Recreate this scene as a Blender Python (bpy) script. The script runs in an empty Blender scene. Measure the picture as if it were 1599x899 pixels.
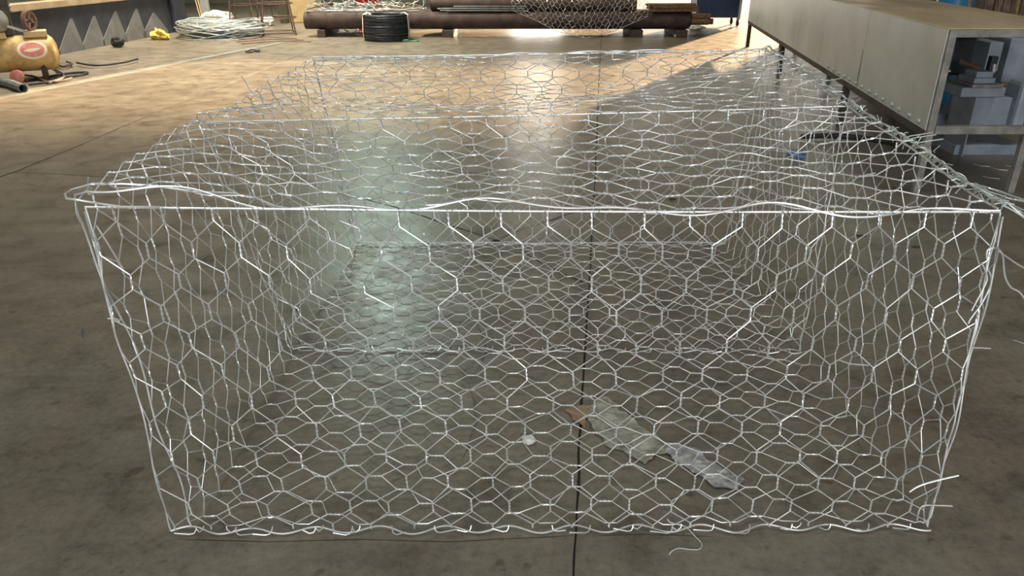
import bpy, bmesh, math, random
from mathutils import Vector, Matrix, noise
V = Vector
C = bpy.context.scene.collection
SC = bpy.context.scene
R = random.Random(7)

# ------------------------------------------------------------------ camera, world, sun, exposure
FPX, HC, PITCH = 1155.0, 1.42, math.radians(24.44)
cam = bpy.data.cameras.new('camera'); cam_o = bpy.data.objects.new('camera', cam); C.objects.link(cam_o)
cam_o.location = (0, 0, HC); cam_o.rotation_euler = (math.pi/2 - PITCH, 0, 0)
cam.sensor_width = 36; cam.lens = FPX/1599*36; cam.clip_start = .05; cam.clip_end = 200
SC.camera = cam_o
SC.view_settings.view_transform = 'Standard'; SC.view_settings.look = 'None'
SC.view_settings.gamma = 1; SC.view_settings.use_curve_mapping = False
SC.view_settings.exposure = 0.28

world = bpy.data.worlds.new('world'); SC.world = world; world.use_nodes = True
bgn = world.node_tree.nodes['Background']
bgn.inputs[0].default_value = (1.0, .93, .82, 1); bgn.inputs[1].default_value = 2.0

SUN_AZ, SUN_EL = math.radians(30), math.radians(9.3)      # azimuth to the right of straight ahead
sun = bpy.data.lights.new('sun', 'SUN'); sun.energy = 34; sun.color = (1, .68, .38); sun.angle = math.radians(1.2)
sun_o = bpy.data.objects.new('sun', sun); C.objects.link(sun_o)
to_sun = V((math.sin(SUN_AZ)*math.cos(SUN_EL), math.cos(SUN_AZ)*math.cos(SUN_EL), math.sin(SUN_EL)))
sun_o.rotation_euler = to_sun.to_track_quat('Z', 'Y').to_euler(); sun_o.location = (10, 20, 8)

def area(name, loc, target, sx, sy, power, color, spread=180):
    l = bpy.data.lights.new(name, 'AREA'); l.shape = 'RECTANGLE'; l.size = sx; l.size_y = sy; l.energy = power; l.color = color; l.spread = math.radians(spread)
    o = bpy.data.objects.new(name, l); C.objects.link(o); o.location = loc
    o.rotation_euler = (V(loc)-V(target)).to_track_quat('Z', 'Y').to_euler(); return o
# daylight of the translucent roof strips, a doorway stand-in and an added front fill
area('roof_strip_light', (-2.6, 1.6, 7.9), (-2.6, 1.6, 0), 1.6, 5.0, 165, (.95, 1, .97))
area('roof_strip_light', (4.2, 3.0, 7.9), (4.2, 3.0, 0), 1.6, 5.0, 125, (1, .97, .92))
area('roof_strip_light', (-4.5, 12.5, 7.9), (-4.5, 13.0, 0), 3.0, 7.0, 840, (1, .87, .68), 105)
area('roof_strip_light', (-3.75, 20.0, 7.9), (-3.0, 14.0, 0), 1.2, 1.6, 330, (.72, 1, .83))
area('doorway_light', (.75, 23.9, 1.95), (.75, 0, 1.5), 1.4, 3.4, 120, (1, .93, .82))  # lamp stands in for daylight through the closed doorway
area('front_fill_light', (.5, -6.8, 2.2), (.3, 2, .8), 6.0, 3.4, 540, (.97, .99, 1))  # fill added behind the viewer to brighten the front wires; no door there

# ------------------------------------------------------------------ helpers
FWD = V((0, math.cos(PITCH), -math.sin(PITCH))); UP = V((0, math.sin(PITCH), math.cos(PITCH))); CAMP = V((0, 0, HC))
def ray(px, py): return V((1, 0, 0))*((px-799.5)/FPX) + UP*((449.5-py)/FPX) + FWD
def G(px, py, z=0.0):
    d = ray(px, py); return CAMP + d*((z-HC)/d.z)
def A(px, py, Y):
    d = ray(px, py); return CAMP + d*(Y/d.y)

def wloc(o):
    p = V((0, 0, 0))
    while o is not None: p = p + o.location; o = o.parent
    return p
class MB:
    def __init__(s): s.v = []; s.f = []
    def add(s, vs, fs):
        o = len(s.v); s.v += [V(v) for v in vs]; s.f += [tuple(i+o for i in f) for f in fs]; return s
    def box(s, c, size, rot=None):
        c = V(c); hx, hy, hz = [q/2 for q in size]
        vs = [V((x, y, z)) for x in (-hx, hx) for y in (-hy, hy) for z in (-hz, hz)]
        if rot is not None: vs = [rot @ v for v in vs]
        return s.add([c+v for v in vs], [(0,1,3,2),(4,6,7,5),(0,4,5,1),(2,3,7,6),(0,2,6,4),(1,5,7,3)])
    def bar(s, a, b, w, h):
        a, b = V(a), V(b); d = b-a; L = d.length; d.normalize()
        up = V((0,0,1)) if abs(d.z) < .95 else V((1,0,0))
        x = d.cross(up).normalized(); z = x.cross(d).normalized()
        m = Matrix((x, d, z)).transposed()
        return s.box((a+b)/2, (w, L, h), m)
    def tube(s, pts, r, n=6, cap=True, radii=None):
        pts = [V(p) for p in pts]; m = len(pts)
        if m < 2: return s
        vs = []; fs = []; t0 = (pts[1]-pts[0]).normalized()
        nrm = t0.orthogonal().normalized()
        for i in range(m):
            t = (pts[min(i+1, m-1)]-pts[max(i-1, 0)])
            t = t.normalized() if t.length > 1e-9 else t0
            nrm = nrm - t*nrm.dot(t)
            nrm = nrm.normalized() if nrm.length > 1e-6 else t.orthogonal().normalized()
            b = t.cross(nrm); rr = radii[i] if radii else r
            for k in range(n):
                a = 2*math.pi*k/n
                vs.append(pts[i] + nrm*(math.cos(a)*rr) + b*(math.sin(a)*rr))
        for i in range(m-1):
            for k in range(n):
                k2 = (k+1) % n; fs.append((i*n+k, i*n+k2, (i+1)*n+k2, (i+1)*n+k))
        if cap:
            fs.append(tuple(range(n-1, -1, -1))); fs.append(tuple((m-1)*n+k for k in range(n)))
        return s.add(vs, fs)
    def cyl(s, a, b, r, n=20, r2=None): return s.tube([a, b], r, n, True, [r, r if r2 is None else r2])
    def pipe(s, a, b, r, ri, n=24):
        a, b = V(a), V(b); d = (b-a).normalized(); x = d.orthogonal().normalized(); y = d.cross(x); vs = []; fs = []
        for p, rr in ((a, r), (b, r), (b, ri), (a, ri)):
            for k in range(n):
                t = 2*math.pi*k/n; vs.append(p + x*math.cos(t)*rr + y*math.sin(t)*rr)
        for q in range(4):
            for k in range(n):
                k2 = (k+1) % n; q2 = (q+1) % 4; fs.append((q*n+k, q*n+k2, q2*n+k2, q2*n+k))
        return s.add(vs, fs)
    def lathe(s, prof, c, axis=(0,0,1), n=24):
        c = V(c); d = V(axis).normalized(); x = d.orthogonal().normalized(); y = d.cross(x); vs = []; fs = []; m = len(prof)
        for r, h in prof:
            for k in range(n):
                t = 2*math.pi*k/n; vs.append(c + d*h + (x*math.cos(t) + y*math.sin(t))*r)
        for i in range(m-1):
            for k in range(n):
                k2 = (k+1) % n; fs.append((i*n+k, i*n+k2, (i+1)*n+k2, (i+1)*n+k))
        return s.add(vs, fs)
    def prism(s, poly, ext):
        n = len(poly); ext = V(ext); poly = [V(p) for p in poly]
        vs = poly + [p+ext for p in poly]
        fs = [tuple(range(n)), tuple(range(2*n-1, n-1, -1))] + [(i, i+n, (i+1) % n + n, (i+1) % n) for i in range(n)]
        return s.add(vs, fs)
    def build(s, name, mat, parent=None, smooth=False, bevel=0, seg=2):
        off = wloc(parent)
        me = bpy.data.meshes.new(name); me.from_pydata([tuple(v-off) for v in s.v], [], s.f); me.update()
        bm = bmesh.new(); bm.from_mesh(me); bmesh.ops.recalc_face_normals(bm, faces=bm.faces); bm.to_mesh(me); bm.free()
        if smooth:
            for p in me.polygons: p.use_smooth = True
        o = bpy.data.objects.new(name, me); C.objects.link(o)
        if mat: me.materials.append(mat)
        if parent is not None: o.parent = parent
        if bevel:
            b = o.modifiers.new('bevel', 'BEVEL'); b.width = bevel; b.segments = seg; b.limit_method = 'ANGLE'
        if smooth:
            try: me.set_sharp_from_angle(angle=math.radians(50))
            except Exception: pass
        return o

def tag(o, label=None, cat=None, group=None, kind=None):
    if label: o['label'] = label
    if cat: o['category'] = cat
    if group: o['group'] = group
    if kind: o['kind'] = kind
    return o
def thing(name, loc, label, cat, group=None):
    o = bpy.data.objects.new(name, None); C.objects.link(o); o.location = V(loc); o.empty_display_size = .1
    return tag(o, label, cat, group)

def mat(name, c1, c2=None, scale=6, rough=.6, metal=0, bump=0, detail=5, lo=.35, hi=.65, rough2=None, c3=None, spec=.5, sub=None, alpha=None, trans=0, stretch=None):
    m = bpy.data.materials.new(name); m.use_nodes = True; nt = m.node_tree; N = nt.nodes; L = nt.links
    b = N['Principled BSDF']; b.inputs['Roughness'].default_value = rough; b.inputs['Metallic'].default_value = metal
    b.inputs['Specular IOR Level'].default_value = spec
    if trans: b.inputs['Transmission Weight'].default_value = trans
    if alpha is not None: b.inputs['Alpha'].default_value = alpha
    if c2 is None: b.inputs['Base Color'].default_value = (*c1, 1); return m
    tc = N.new('ShaderNodeNewGeometry'); src = tc.outputs['Position']
    if stretch:
        mp = N.new('ShaderNodeMapping'); mp.inputs['Scale'].default_value = stretch; L.new(src, mp.inputs['Vector']); src = mp.outputs[0]
    n = N.new('ShaderNodeTexNoise'); n.inputs['Scale'].default_value = scale; n.inputs['Detail'].default_value = detail; n.inputs['Roughness'].default_value = .62
    L.new(src, n.inputs['Vector'])
    r = N.new('ShaderNodeValToRGB'); r.color_ramp.elements[0].position = lo; r.color_ramp.elements[1].position = hi
    r.color_ramp.elements[0].color = (*c1, 1); r.color_ramp.elements[1].color = (*c2, 1)
    if c3: e = r.color_ramp.elements.new((lo+hi)/2); e.color = (*c3, 1)
    L.new(n.outputs['Fac'], r.inputs['Fac']); L.new(r.outputs['Color'], b.inputs['Base Color'])
    if rough2 is not None:
        mr = N.new('ShaderNodeMapRange'); mr.inputs['From Min'].default_value = lo; mr.inputs['From Max'].default_value = hi
        mr.inputs['To Min'].default_value = rough; mr.inputs['To Max'].default_value = rough2
        L.new(n.outputs['Fac'], mr.inputs['Value']); L.new(mr.outputs[0], b.inputs['Roughness'])
    if bump:
        bp = N.new('ShaderNodeBump'); bp.inputs['Strength'].default_value = bump; bp.inputs['Distance'].default_value = .01
        L.new(n.outputs['Fac'], bp.inputs['Height']); L.new(bp.outputs[0], b.inputs['Normal'])
    return m

def concrete():
    m = bpy.data.materials.new('worn_concrete'); m.use_nodes = True; nt = m.node_tree; N = nt.nodes; L = nt.links
    b = N['Principled BSDF']; g = N.new('ShaderNodeNewGeometry')
    def nz(scale, det, rough=.6, st=None):
        n = N.new('ShaderNodeTexNoise'); n.inputs['Scale'].default_value = scale; n.inputs['Detail'].default_value = det; n.inputs['Roughness'].default_value = rough
        if st:
            mp = N.new('ShaderNodeMapping'); mp.inputs['Scale'].default_value = st; L.new(g.outputs['Position'], mp.inputs['Vector']); L.new(mp.outputs[0], n.inputs['Vector'])
        else: L.new(g.outputs['Position'], n.inputs['Vector'])
        return n
    def ramp(src, stops):
        r = N.new('ShaderNodeValToRGB'); e = r.color_ramp.elements
        e[0].position, e[0].color = stops[0][0], (*stops[0][1], 1); e[1].position, e[1].color = stops[-1][0], (*stops[-1][1], 1)
        for p, c in stops[1:-1]: q = e.new(p); q.color = (*c, 1)
        L.new(src, r.inputs['Fac']); return r.outputs['Color']
    def mix(a, c, fac, mode='MIX'):
        x = N.new('ShaderNodeMix'); x.data_type = 'RGBA'; x.blend_type = mode
        L.new(a, x.inputs['A']); L.new(c, x.inputs['B'])
        if isinstance(fac, (int, float)): x.inputs['Factor'].default_value = fac
        else: L.new(fac, x.inputs['Factor'])
        return x.outputs['Result']
    big = nz(.8, 6, .6); mid = nz(5, 8, .68); fine = nz(38, 8, .75); streak = nz(2.2, 6, .65, (1.0, 3.2, 1))
    base = ramp(big.outputs['Fac'], [(.32, (.136, .116, .092)), (.5, (.166, .146, .116)), (.68, (.204, .182, .147))])
    mott = ramp(mid.outputs['Fac'], [(.28, (.44, .42, .39)), (.46, (.95, .94, .93)), (.75, (1.28, 1.26, 1.23))])
    col = mix(base, mott, .75, 'MULTIPLY')
    st = ramp(streak.outputs['Fac'], [(.25, (.5, .48, .45)), (.45, (1, 1, 1)), (.75, (1.15, 1.13, 1.1))])
    col = mix(col, st, .75, 'MULTIPLY')
    fn = ramp(fine.outputs['Fac'], [(.3, (.5, .5, .49)), (.5, (1, 1, 1)), (.72, (1.35, 1.34, 1.32))])
    col = mix(col, fn, .7, 'MULTIPLY')
    sp = nz(11, 5, .6); spots = ramp(sp.outputs['Fac'], [(.62, (1, 1, 1)), (.68, (.42, .38, .34))])
    col = mix(col, spots, .6, 'MULTIPLY')
    L.new(col, b.inputs['Base Color'])
    rr = ramp(mid.outputs['Fac'], [(.3, (.26, .26, .26)), (.7, (.46, .46, .46))]); L.new(rr, b.inputs['Roughness'])
    b.inputs['Specular IOR Level'].default_value = .45
    bp = N.new('ShaderNodeBump'); bp.inputs['Strength'].default_value = .25; bp.inputs['Distance'].default_value = .004
    L.new(mid.outputs['Fac'], bp.inputs['Height'])
    bp2 = N.new('ShaderNodeBump'); bp2.inputs['Strength'].default_value = .2; bp2.inputs['Distance'].default_value = .001
    L.new(fine.outputs['Fac'], bp2.inputs['Height']); L.new(bp.outputs[0], bp2.inputs['Normal']); L.new(bp2.outputs[0], b.inputs['Normal'])
    return m

M = dict(
    concrete=concrete(),
    bed=mat('joint_dirt', (.02, .017, .014), (.05, .04, .03), 30, .95),
    crack=mat('crack_dirt', (.03, .026, .02), (.06, .05, .04), 20, .9),
    wire=mat('galvanised_wire', (.66, .68, .68), (.88, .89, .88), 14, .33, .6, rough2=.45),
    wire_dull=mat('dull_galvanised_wire', (.36, .39, .38), (.6, .63, .61), 14, .42, .5),
    lace=mat('lacing_wire', (.45, .50, .47), (.7, .74, .70), 25, .42, .7),
    rust=mat('rusty_steel', (.035, .022, .02), (.085, .052, .04), 5, .7, .2, bump=.3, c3=(.055, .036, .032)),
    rust2=mat('orange_rusted_steel', (.10, .06, .035), (.30, .2, .11), 30, .8, .1, bump=.3),
    rod=mat('brown_rod', (.10, .06, .045), (.19, .12, .085), 12, .7, .3),
    darksteel=mat('dark_steel_rod', (.07, .08, .085), (.16, .17, .18), 8, .45, .6),
    black=mat('black_wire', (.022, .026, .034), (.06, .07, .085), 20, .45, .4),
    sheet=mat('bare_sheet_steel', (.47, .49, .49), (.64, .65, .64), 1.6, .36, .35, rough2=.5, c3=(.56, .575, .57)),
    sheettop=mat('dusty_sheet_steel', (.36, .28, .17), (.62, .50, .33), 2.2, .5, .15, rough2=.35, stretch=(1, .5, 1)),
    frame=mat('grey_steel_frame', (.19, .18, .165), (.36, .345, .32), 10, .6, .3),
    darkframe=mat('brown_steel_leg', (.045, .035, .03), (.09, .07, .055), 10, .7, .2),
    machine=mat('blue_grey_machine_paint', (.20, .25, .31), (.33, .38, .44), 5, .5, 0),
    machinedark=mat('dark_machine_paint', (.012, .014, .02), (.03, .034, .045), 6, .6, 0),
    navy=mat('navy_painted_sheet', (.016, .019, .030), (.038, .042, .058), 3, .6, 0),
    gusset=mat('grey_painted_plate', (.11, .115, .12), (.19, .19, .185), 3, .6, 0),
    tan=mat('tan_painted_beam', (.30, .22, .14), (.44, .34, .23), 4, .6, 0),
    tank=mat('ochre_tank_paint', (.36, .235, .085), (.62, .43, .18), 7, .45, 0, c3=(.52, .35, .13)),
    bracket=mat('ochre_bracket_paint', (.5, .36, .16), (.64, .48, .24), 9, .5),
    red=mat('red_paint', (.33, .02, .016), (.5, .04, .03), 5, .5),
    labelred=mat('faded_red_label', (.56, .16, .12), (.72, .34, .27), 18, .5),
    cream=mat('cream_print', (.80, .66, .52), (.88, .76, .63), 18, .5),
    green=mat('green_motor_paint', (.03, .11, .085), (.07, .19, .15), 8, .5),
    grey=mat('grey_cast_metal', (.22, .23, .23), (.35, .36, .36), 8, .5, .3),
    olive=mat('dark_olive_casting', (.045, .045, .028), (.09, .09, .06), 8, .6),
    pulley=mat('brown_cast_iron', (.11, .06, .045), (.21, .13, .10), 9, .6, .2),
    rubber=mat('black_rubber', (.012, .012, .012), (.03, .03, .03), 20, .7),
    hose=mat('grey_hose', (.10, .12, .13), (.19, .22, .235), 10, .4),
    strip=mat('worn_flat_steel', (.13, .135, .12), (.22, .22, .19), 4, .55, .1),
    white=mat('white_plastic', (.62, .62, .60), (.85, .85, .82), 12, .5),
    yellow=mat('yellow_wrap', (.40, .26, .03), (.75, .58, .12), 25, .5),
    beige=mat('beige_paint', (.50, .38, .18), (.64, .5, .27), 4, .6),
    blue=mat('dark_blue_plastic', (.018, .045, .12), (.03, .065, .16), 4, .4),
    lightblue=mat('pale_blue_edge', (.42, .55, .60), (.58, .70, .74), 6, .4),
    barrel=mat('blue_drum_plastic', (.02, .17, .34), (.04, .25, .44), 6, .35),
    wood=mat('weathered_wood', (.16, .10, .055), (.30, .2, .11), 8, .8, stretch=(1, 6, 6)),
    straw=mat('brown_scrap', (.09, .06, .045), (.2, .14, .1), 16, .8),
    film=mat('dusty_plastic_film', (.26, .25, .20), (.56, .55, .47), 26, .3, 0, bump=.8, alpha=.6),
    filmgrey=mat('cloudy_plastic_film', (.22, .22, .23), (.62, .61, .60), 30, .3, 0, bump=.5, alpha=.75),
    brownfilm=mat('brown_tape', (.20, .12, .065), (.34, .24, .15), 30, .5),
    handle=mat('blue_grip', (.02, .12, .42), (.03, .2, .6), 10, .4),
    greenstrap=mat('green_strap', (.03, .22, .12), (.06, .34, .2), 10, .5),
    plaster=mat('shed_wall_plaster', (.30, .27, .22), (.42, .38, .31), 2, .9),
    roof=mat('shed_roof_sheet', (.16, .15, .14), (.24, .23, .21), 3, .8),
    ground=mat('yard_ground', (.30, .23, .15), (.42, .33, .22), 2, .95),
    glass=mat('green_fibre_glass', (.5, .8, .6), None, rough=.5),
)

# ------------------------------------------------------------------ the setting: floor slabs, walls and roof
JB = [G(0, 276), G(30, 266), G(70, 249), G(120, 229), G(175, 205), G(234, 180), G(285, 160), G(333, 141), G(390, 117), G(480, 81)]
JA = [G(895, 899), G(899, 830), G(903, 760), G(905, 690), G(908, 630), G(913, 560), G(917, 490), G(921, 430), G(926, 340), G(930, 260), G(933, 180), G(935, 130), G(937, 95)]
def extend(pl, y0, y1):
    d0 = (pl[1]-pl[0]); d0 = (pl[-1]-pl[0]); d0 /= d0.y
    return [pl[0]+d0*(y0-pl[0].y)] + pl + [pl[-1]+d0*(y1-pl[-1].y)]
JA = extend(JA, -7, 30); JB = extend(JB, -7, 30)
def densify(pl, step, amp, seed):
    rr = random.Random(seed); out = []
    for a, b in zip(pl, pl[1:]):
        n = max(1, int((b-a).length/step))
        for i in range(n): out.append(a.lerp(b, i/n) + V((rr.uniform(-amp, amp), 0, 0)))
    out.append(pl[-1]); return out
def gapped(pl, seed, w):
    rr = random.Random(seed)
    d = densify(pl, .07, .0025, seed)
    L = []; Rr = []
    for p in d:
        g = w*(.55 + .9*abs(noise.noise(V((p.x*3, p.y*3.1, seed)))*1.5))
        L.append(p - V((g + rr.uniform(0, .0015), 0, 0))); Rr.append(p + V((g + rr.uniform(0, .0015), 0, 0)))
    return L, Rr
AL, AR = gapped(JA, 3, .0038); BL_, BR_ = gapped(JB, 5, .0035)
fl = MB().add([(-14, -7, -.007), (14, -7, -.007), (14, 30, -.007), (-14, 30, -.007), (-14, -7, -.2), (14, -7, -.2), (14, 30, -.2), (-14, 30, -.2)],
              [(0, 1, 2, 3), (7, 6, 5, 4), (0, 4, 5, 1), (1, 5, 6, 2), (2, 6, 7, 3), (3, 7, 4, 0)]).build('floor', M['bed'])
tag(fl, 'brown grey worn concrete workshop floor with open joints', kind='structure')
def slab(left, right):
    """two boundary polylines running front to back"""
    n, m = len(left), len(right); b = MB()
    vs = [V((p.x, p.y, 0)) for p in left] + [V((p.x, p.y, 0)) for p in right]
    top = list(range(n)) + [n+i for i in range(m-1, -1, -1)]
    ring = [vs[i] for i in top]; k = len(ring)
    b.add(ring + [V((p.x, p.y, -.0069)) for p in ring], [tuple(range(k))] + [(i, (i+1) % k, (i+1) % k + k, i+k) for i in range(k)])
    return b.build('slab', M['concrete'], fl)
edge = lambda x: [V((x, -7, 0)), V((x, 30, 0))]
slab(edge(-14), BL_); slab(BR_, AL); slab(AR, edge(14))

def flat_strip(name, pts, w, z, material, parent, seed):
    rr = random.Random(seed); b = MB(); vs = []
    for i, p in enumerate(pts):
        t = (pts[min(i+1, len(pts)-1)]-pts[max(i-1, 0)]).normalized(); s = V((-t.y, t.x, 0)); ww = w*rr.uniform(.4, 1.3)
        if i in (0, len(pts)-1): ww *= .2
        vs += [V((p.x, p.y, z)) + s*ww, V((p.x, p.y, z)) - s*ww]
    b.add(vs, [(2*i, 2*i+1, 2*i+3, 2*i+2) for i in range(len(pts)-1)])
    return b.build(name, material, parent)
def crack(pix, w, seed):
    return flat_strip('crack', densify([G(*p) for p in pix], .06, .008, seed), w, .0008, M['crack'], fl, seed)
crack([(520, 300), (575, 312), (640, 330), (700, 352), (775, 374), (812, 388), (842, 408), (880, 428), (915, 442)], .006, 11)
crack([(775, 374), (835, 352), (900, 330), (960, 320)], .005, 12)
flat_strip('crack', densify([p for p in JB if 4.5 < p.y < 9.0], .05, .006, 31), .014, .0009, M['crack'], fl, 31)
crack([(0, 270), (60, 270), (110, 273), (160, 276), (205, 280)], .005, 13)
crack([(280, 842), (420, 846), (560, 842), (700, 846), (860, 838), (895, 836)], .0012, 14)
crack([(905, 838), (1000, 834), (1120, 838)], .001, 15)
crack([(333, 141), (300, 158), (345, 160), (380, 162)], .004, 16)
crack([(740, 500), (760, 545), (735, 600), (745, 660), (720, 720)], .0012, 17)
crack([(540, 590), (600, 600), (660, 585), (720, 590)], .0012, 18)
crack([(980, 250), (1030, 262), (1090, 258)], .004, 19)

def struct(name, b, m, label): return tag(b.build(name, m), label, kind='structure')
# back wall with a wide bay on the right, a doorway blanked off against the sun and a high gable window
WY = 24.0
wb = MB()
def wseg(x0, x1, z0, z1): wb.box(((x0+x1)/2, WY+.1, (z0+z1)/2), (x1-x0, .2, z1-z0))
wseg(-12, -.35, 0, 6.1); wb.box((.75, WY+.15, 1.85), (2.2, .05, 3.7)); wseg(-.35, 3.1, 3.7, 6.1); wseg(1.85, 3.1, 0, 3.7); wseg(3.1, 11, 3.3, 6.1); wseg(11, 13, 0, 6.1)  # unseen bay sized to shape the sun; thin box added to block the doorway
wseg(-12, -5.4, 6.1, 8.1); wseg(-3.3, 13, 6.1, 8.1); wseg(-5.4, -3.3, 7.9, 8.1)
struct('wall_back', wb, M['plaster'], 'plastered gable wall with a wide open bay at the far end')
struct('wall_left', MB().box((-12.1, 8.5, 4.05), (.2, 31.4, 8.1)), M['plaster'], 'plastered side wall of the workshop on the left')
struct('wall_right', MB().box((13.1, 8.5, 4.05), (.2, 31.4, 8.1)), M['plaster'], 'plastered side wall of the workshop on the right')
struct('wall_front', MB().box((.5, -7.1, 4.05), (25.4, .2, 8.1)), M['plaster'], 'plastered wall behind the viewer')
struct('ceiling', MB().box((.5, 8.5, 8.2), (25.4, 31.4, .15)), M['roof'], 'grey sheet roof over the workshop')
struct('window_1', MB().box((-4.35, WY+.1, 7.0), (2.1, .02, 1.8)), M['glass'], 'green fibreglass pane high in the gable wall')
struct('yard_ground', MB().box((0, 70, -.25), (160, 80, .1)), M['ground'], 'dusty yard outside the far wall')

# ------------------------------------------------------------------ the gabion basket
P_, R_, TW = .106, .083, .036
WR = .00155
def lerp(a, b, t): return a*(1-t)+b*t
fBL, fBR = G(298, 824, .006), G(1441, 818, .006); mBL, mBR = G(458, 545, .006), G(1248, 548, .006); bBL, bBR = G(556, 381, .006), G(1132, 381, .006)
fTL, mTL, bTL = A(112, 309, fBL.y+.02), A(309, 186, mBL.y), A(488, 89, bBL.y)
fTR, mTR, bTR = A(1562, 331, fBR.y), A(1324, 166, mBR.y), A(1196, 77, bBR.y)
print('TOPS', [tuple(round(c, 2) for c in p) for p in (fBL, fBR, mBL, bBL, bBR, fTL, mTL, bTL, fTR, mTR, bTR)])
WD = ((mBL.y-fBL.y)/(bBL.y-fBL.y) + (mBR.y-fBR.y)/(bBR.y-fBR.y))/2
def edge3(a, m, b, w):
    return lerp(a, m, w/WD) if w < WD else lerp(m, b, (w-WD)/(1-WD))
DEP = (bBL.y-fBL.y + bBR.y-fBR.y)/2
def nz(x, y, s): return noise.noise(V((x, y, s*7.31)))
HS = (fTL-fBL).length*.98; WB = (fBR-fBL).length; WL = (fTR-fTL).length
SEG = [HS, WB, HS, WL]; CUM = [0, SEG[0], SEG[0]+SEG[1], SEG[0]+SEG[1]+SEG[2], sum(SEG)]
def wrap0(s, w):
    wc = min(max(w, 0), 1)
    TR, TL = edge3(fTR, mTR, bTR, wc), edge3(fTL, mTL, bTL, wc)
    BR, BL = edge3(fBR, mBR, bBR, wc), edge3(fBL, mBL, bBL, wc)
    if s < CUM[1]:
        t = max(s, 0)/SEG[0]; p = lerp(TR, BR, t); p = p + V((.035*math.sin(t*math.pi) + .02*nz(w*5, t*3, 1), .02*nz(w*4, t*4, 2), 0)); return p
    if s < CUM[2]:
        t = (s-CUM[1])/SEG[1]; p = lerp(BR, BL, t); return p + V((.012*nz(t*8, w*6, 3), .012*nz(t*7, w*7, 4), .006+.012*abs(nz(t*5, w*5, 5))))
    if s < CUM[3]:
        t = (s-CUM[2])/SEG[2]; p = lerp(BL, TL, t); return p + V((.012*math.sin(t*math.pi) + .022*nz(w*5, t*3, 6) - .02*t*nz(w*9, 0, 16), .02*nz(w*4, t*4, 7), .018*t*nz(w*9.5, 3, 17)))
    t = min((s-CUM[3])/SEG[3], 1); p = lerp(TL, TR, t)
    sag = math.sin(math.pi*t)*(.02 + .035*math.sin(math.pi*min(w/WD, 1) if w < WD else math.pi*(w-WD)/(1-WD)))
    bump = .03*nz(t*6, w*5, 8) + .018*(1-t)*nz(w*9.5, 3, 17)
    return p + V((.015*nz(t*7, w*6, 9) - .02*(1-t)*nz(w*9, 0, 16), .02*nz(t*5, w*6, 10), -sag + bump + .012))
def wrapF(a, s):
    w = a/DEP
    d = .028
    return (wrap0(s-d, w) + wrap0(s, w)*2 + wrap0(s+d, w))/4

def mesh_panel(F, La, Lb, b_cuts, a0, b0, P, Rr, tw, wr, seed, jit=.006, off=0, n=5):
    """strands of a double twisted hexagonal mesh; returns one list of polylines for each range of b"""
    rr = random.Random(seed); kmax = int((La-a0)/(P/2)+1e-6); kmin = -int(a0/(P/2)+1e-6)
    rows = range(-1, int((Lb-b0)/Rr)+2); J = {}
    def cell(c, r):
        if (c, r) not in J:
            J[(c, r)] = (rr.gauss(0, jit), rr.gauss(0, jit*.8), rr.random()*6.28, rr.uniform(.85, 1.15), rr.choice((-1, 1)))
        return J[(c, r)]
    outs = [[] for _ in b_cuts]
    for s in range(kmin-1, kmax+1):
        pts = []
        for r in rows:
            c = s if (s+r) % 2 == 0 else s+1
            ja, jb, ph, tl, hand = cell(c, r)
            edge_ = c < kmin or c > kmax
            a = min(max(a0 + c*P/2 + (0 if edge_ else ja), 0), La); b = b0 + r*Rr + jb
            O = F(a, b); e = .01
            da = (F(min(a+e, La), b)-F(max(a-e, 0), b)); da = da.normalized() if da.length > 1e-7 else V((1,0,0))
            db = (F(a, b+e)-F(a, b-e)); db = db.normalized() if db.length > 1e-7 else V((0,0,1))
            nn = da.cross(db).normalized()
            paired = not edge_ and kmin <= c <= kmax
            sgn = 1 if c == s else -1; K = 7
            for i in range(K):
                q = i/(K-1); bb = b + (q-.5)*tw*tl
                if bb < -1e-6 or bb > Lb+1e-6: continue
                base = F(a, bb)
                if paired:
                    th = hand*(q-.5)*2*math.pi*1.5 + (0 if sgn > 0 else math.pi)
                    th += 0
                    rad = wr*1.05
                    p = base + da*(math.cos(th)*rad) + nn*(math.sin(th)*rad)
                else: p = base
                pts.append((bb, p))
        for i, (lo, hi) in enumerate(b_cuts):
            seg = []; prev = None
            for bb, p in pts:
                if lo <= bb <= hi:
                    if not seg and prev is not None and prev[0] < lo:
                        seg.append(prev[1].lerp(p, (lo-prev[0])/max(bb-prev[0], 1e-6)))
                    seg.append(p)
                elif bb > hi:
                    if prev is not None and prev[0] <= hi and seg: seg.append(prev[1].lerp(p, (hi-prev[0])/max(bb-prev[0], 1e-6)))
                    prev = (bb, p); break
                prev = (bb, p)
            if len(seg) > 1: outs[i].append(seg)
    return outs
def wires(polys, r, n=5):
    b = MB()
    for p in polys: b.tube(p, r, n)
    return b

basket = thing('gabion_basket', lerp(fBL, fBR, .5), 'large empty gabion basket of twisted hexagonal wire mesh standing on the concrete floor', 'wire basket')
cuts = [(CUM[0], CUM[1]), (CUM[1], CUM[2]), (CUM[2], CUM[3]), (CUM[3], CUM[4])]
outs = mesh_panel(wrapF, DEP, CUM[4], cuts, .035, .02, P_, R_, TW, WR, 21, .006)
for nm, polys in zip(('right_side_panel', 'base_panel', 'left_side_panel', 'lid_panel'), outs):
    wires(polys, WR*(.9 if nm == 'base_panel' else 1)).build(nm, M['wire'], basket, True)
side_lab = {'front': 'front mesh wall with vertical twists'}

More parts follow.
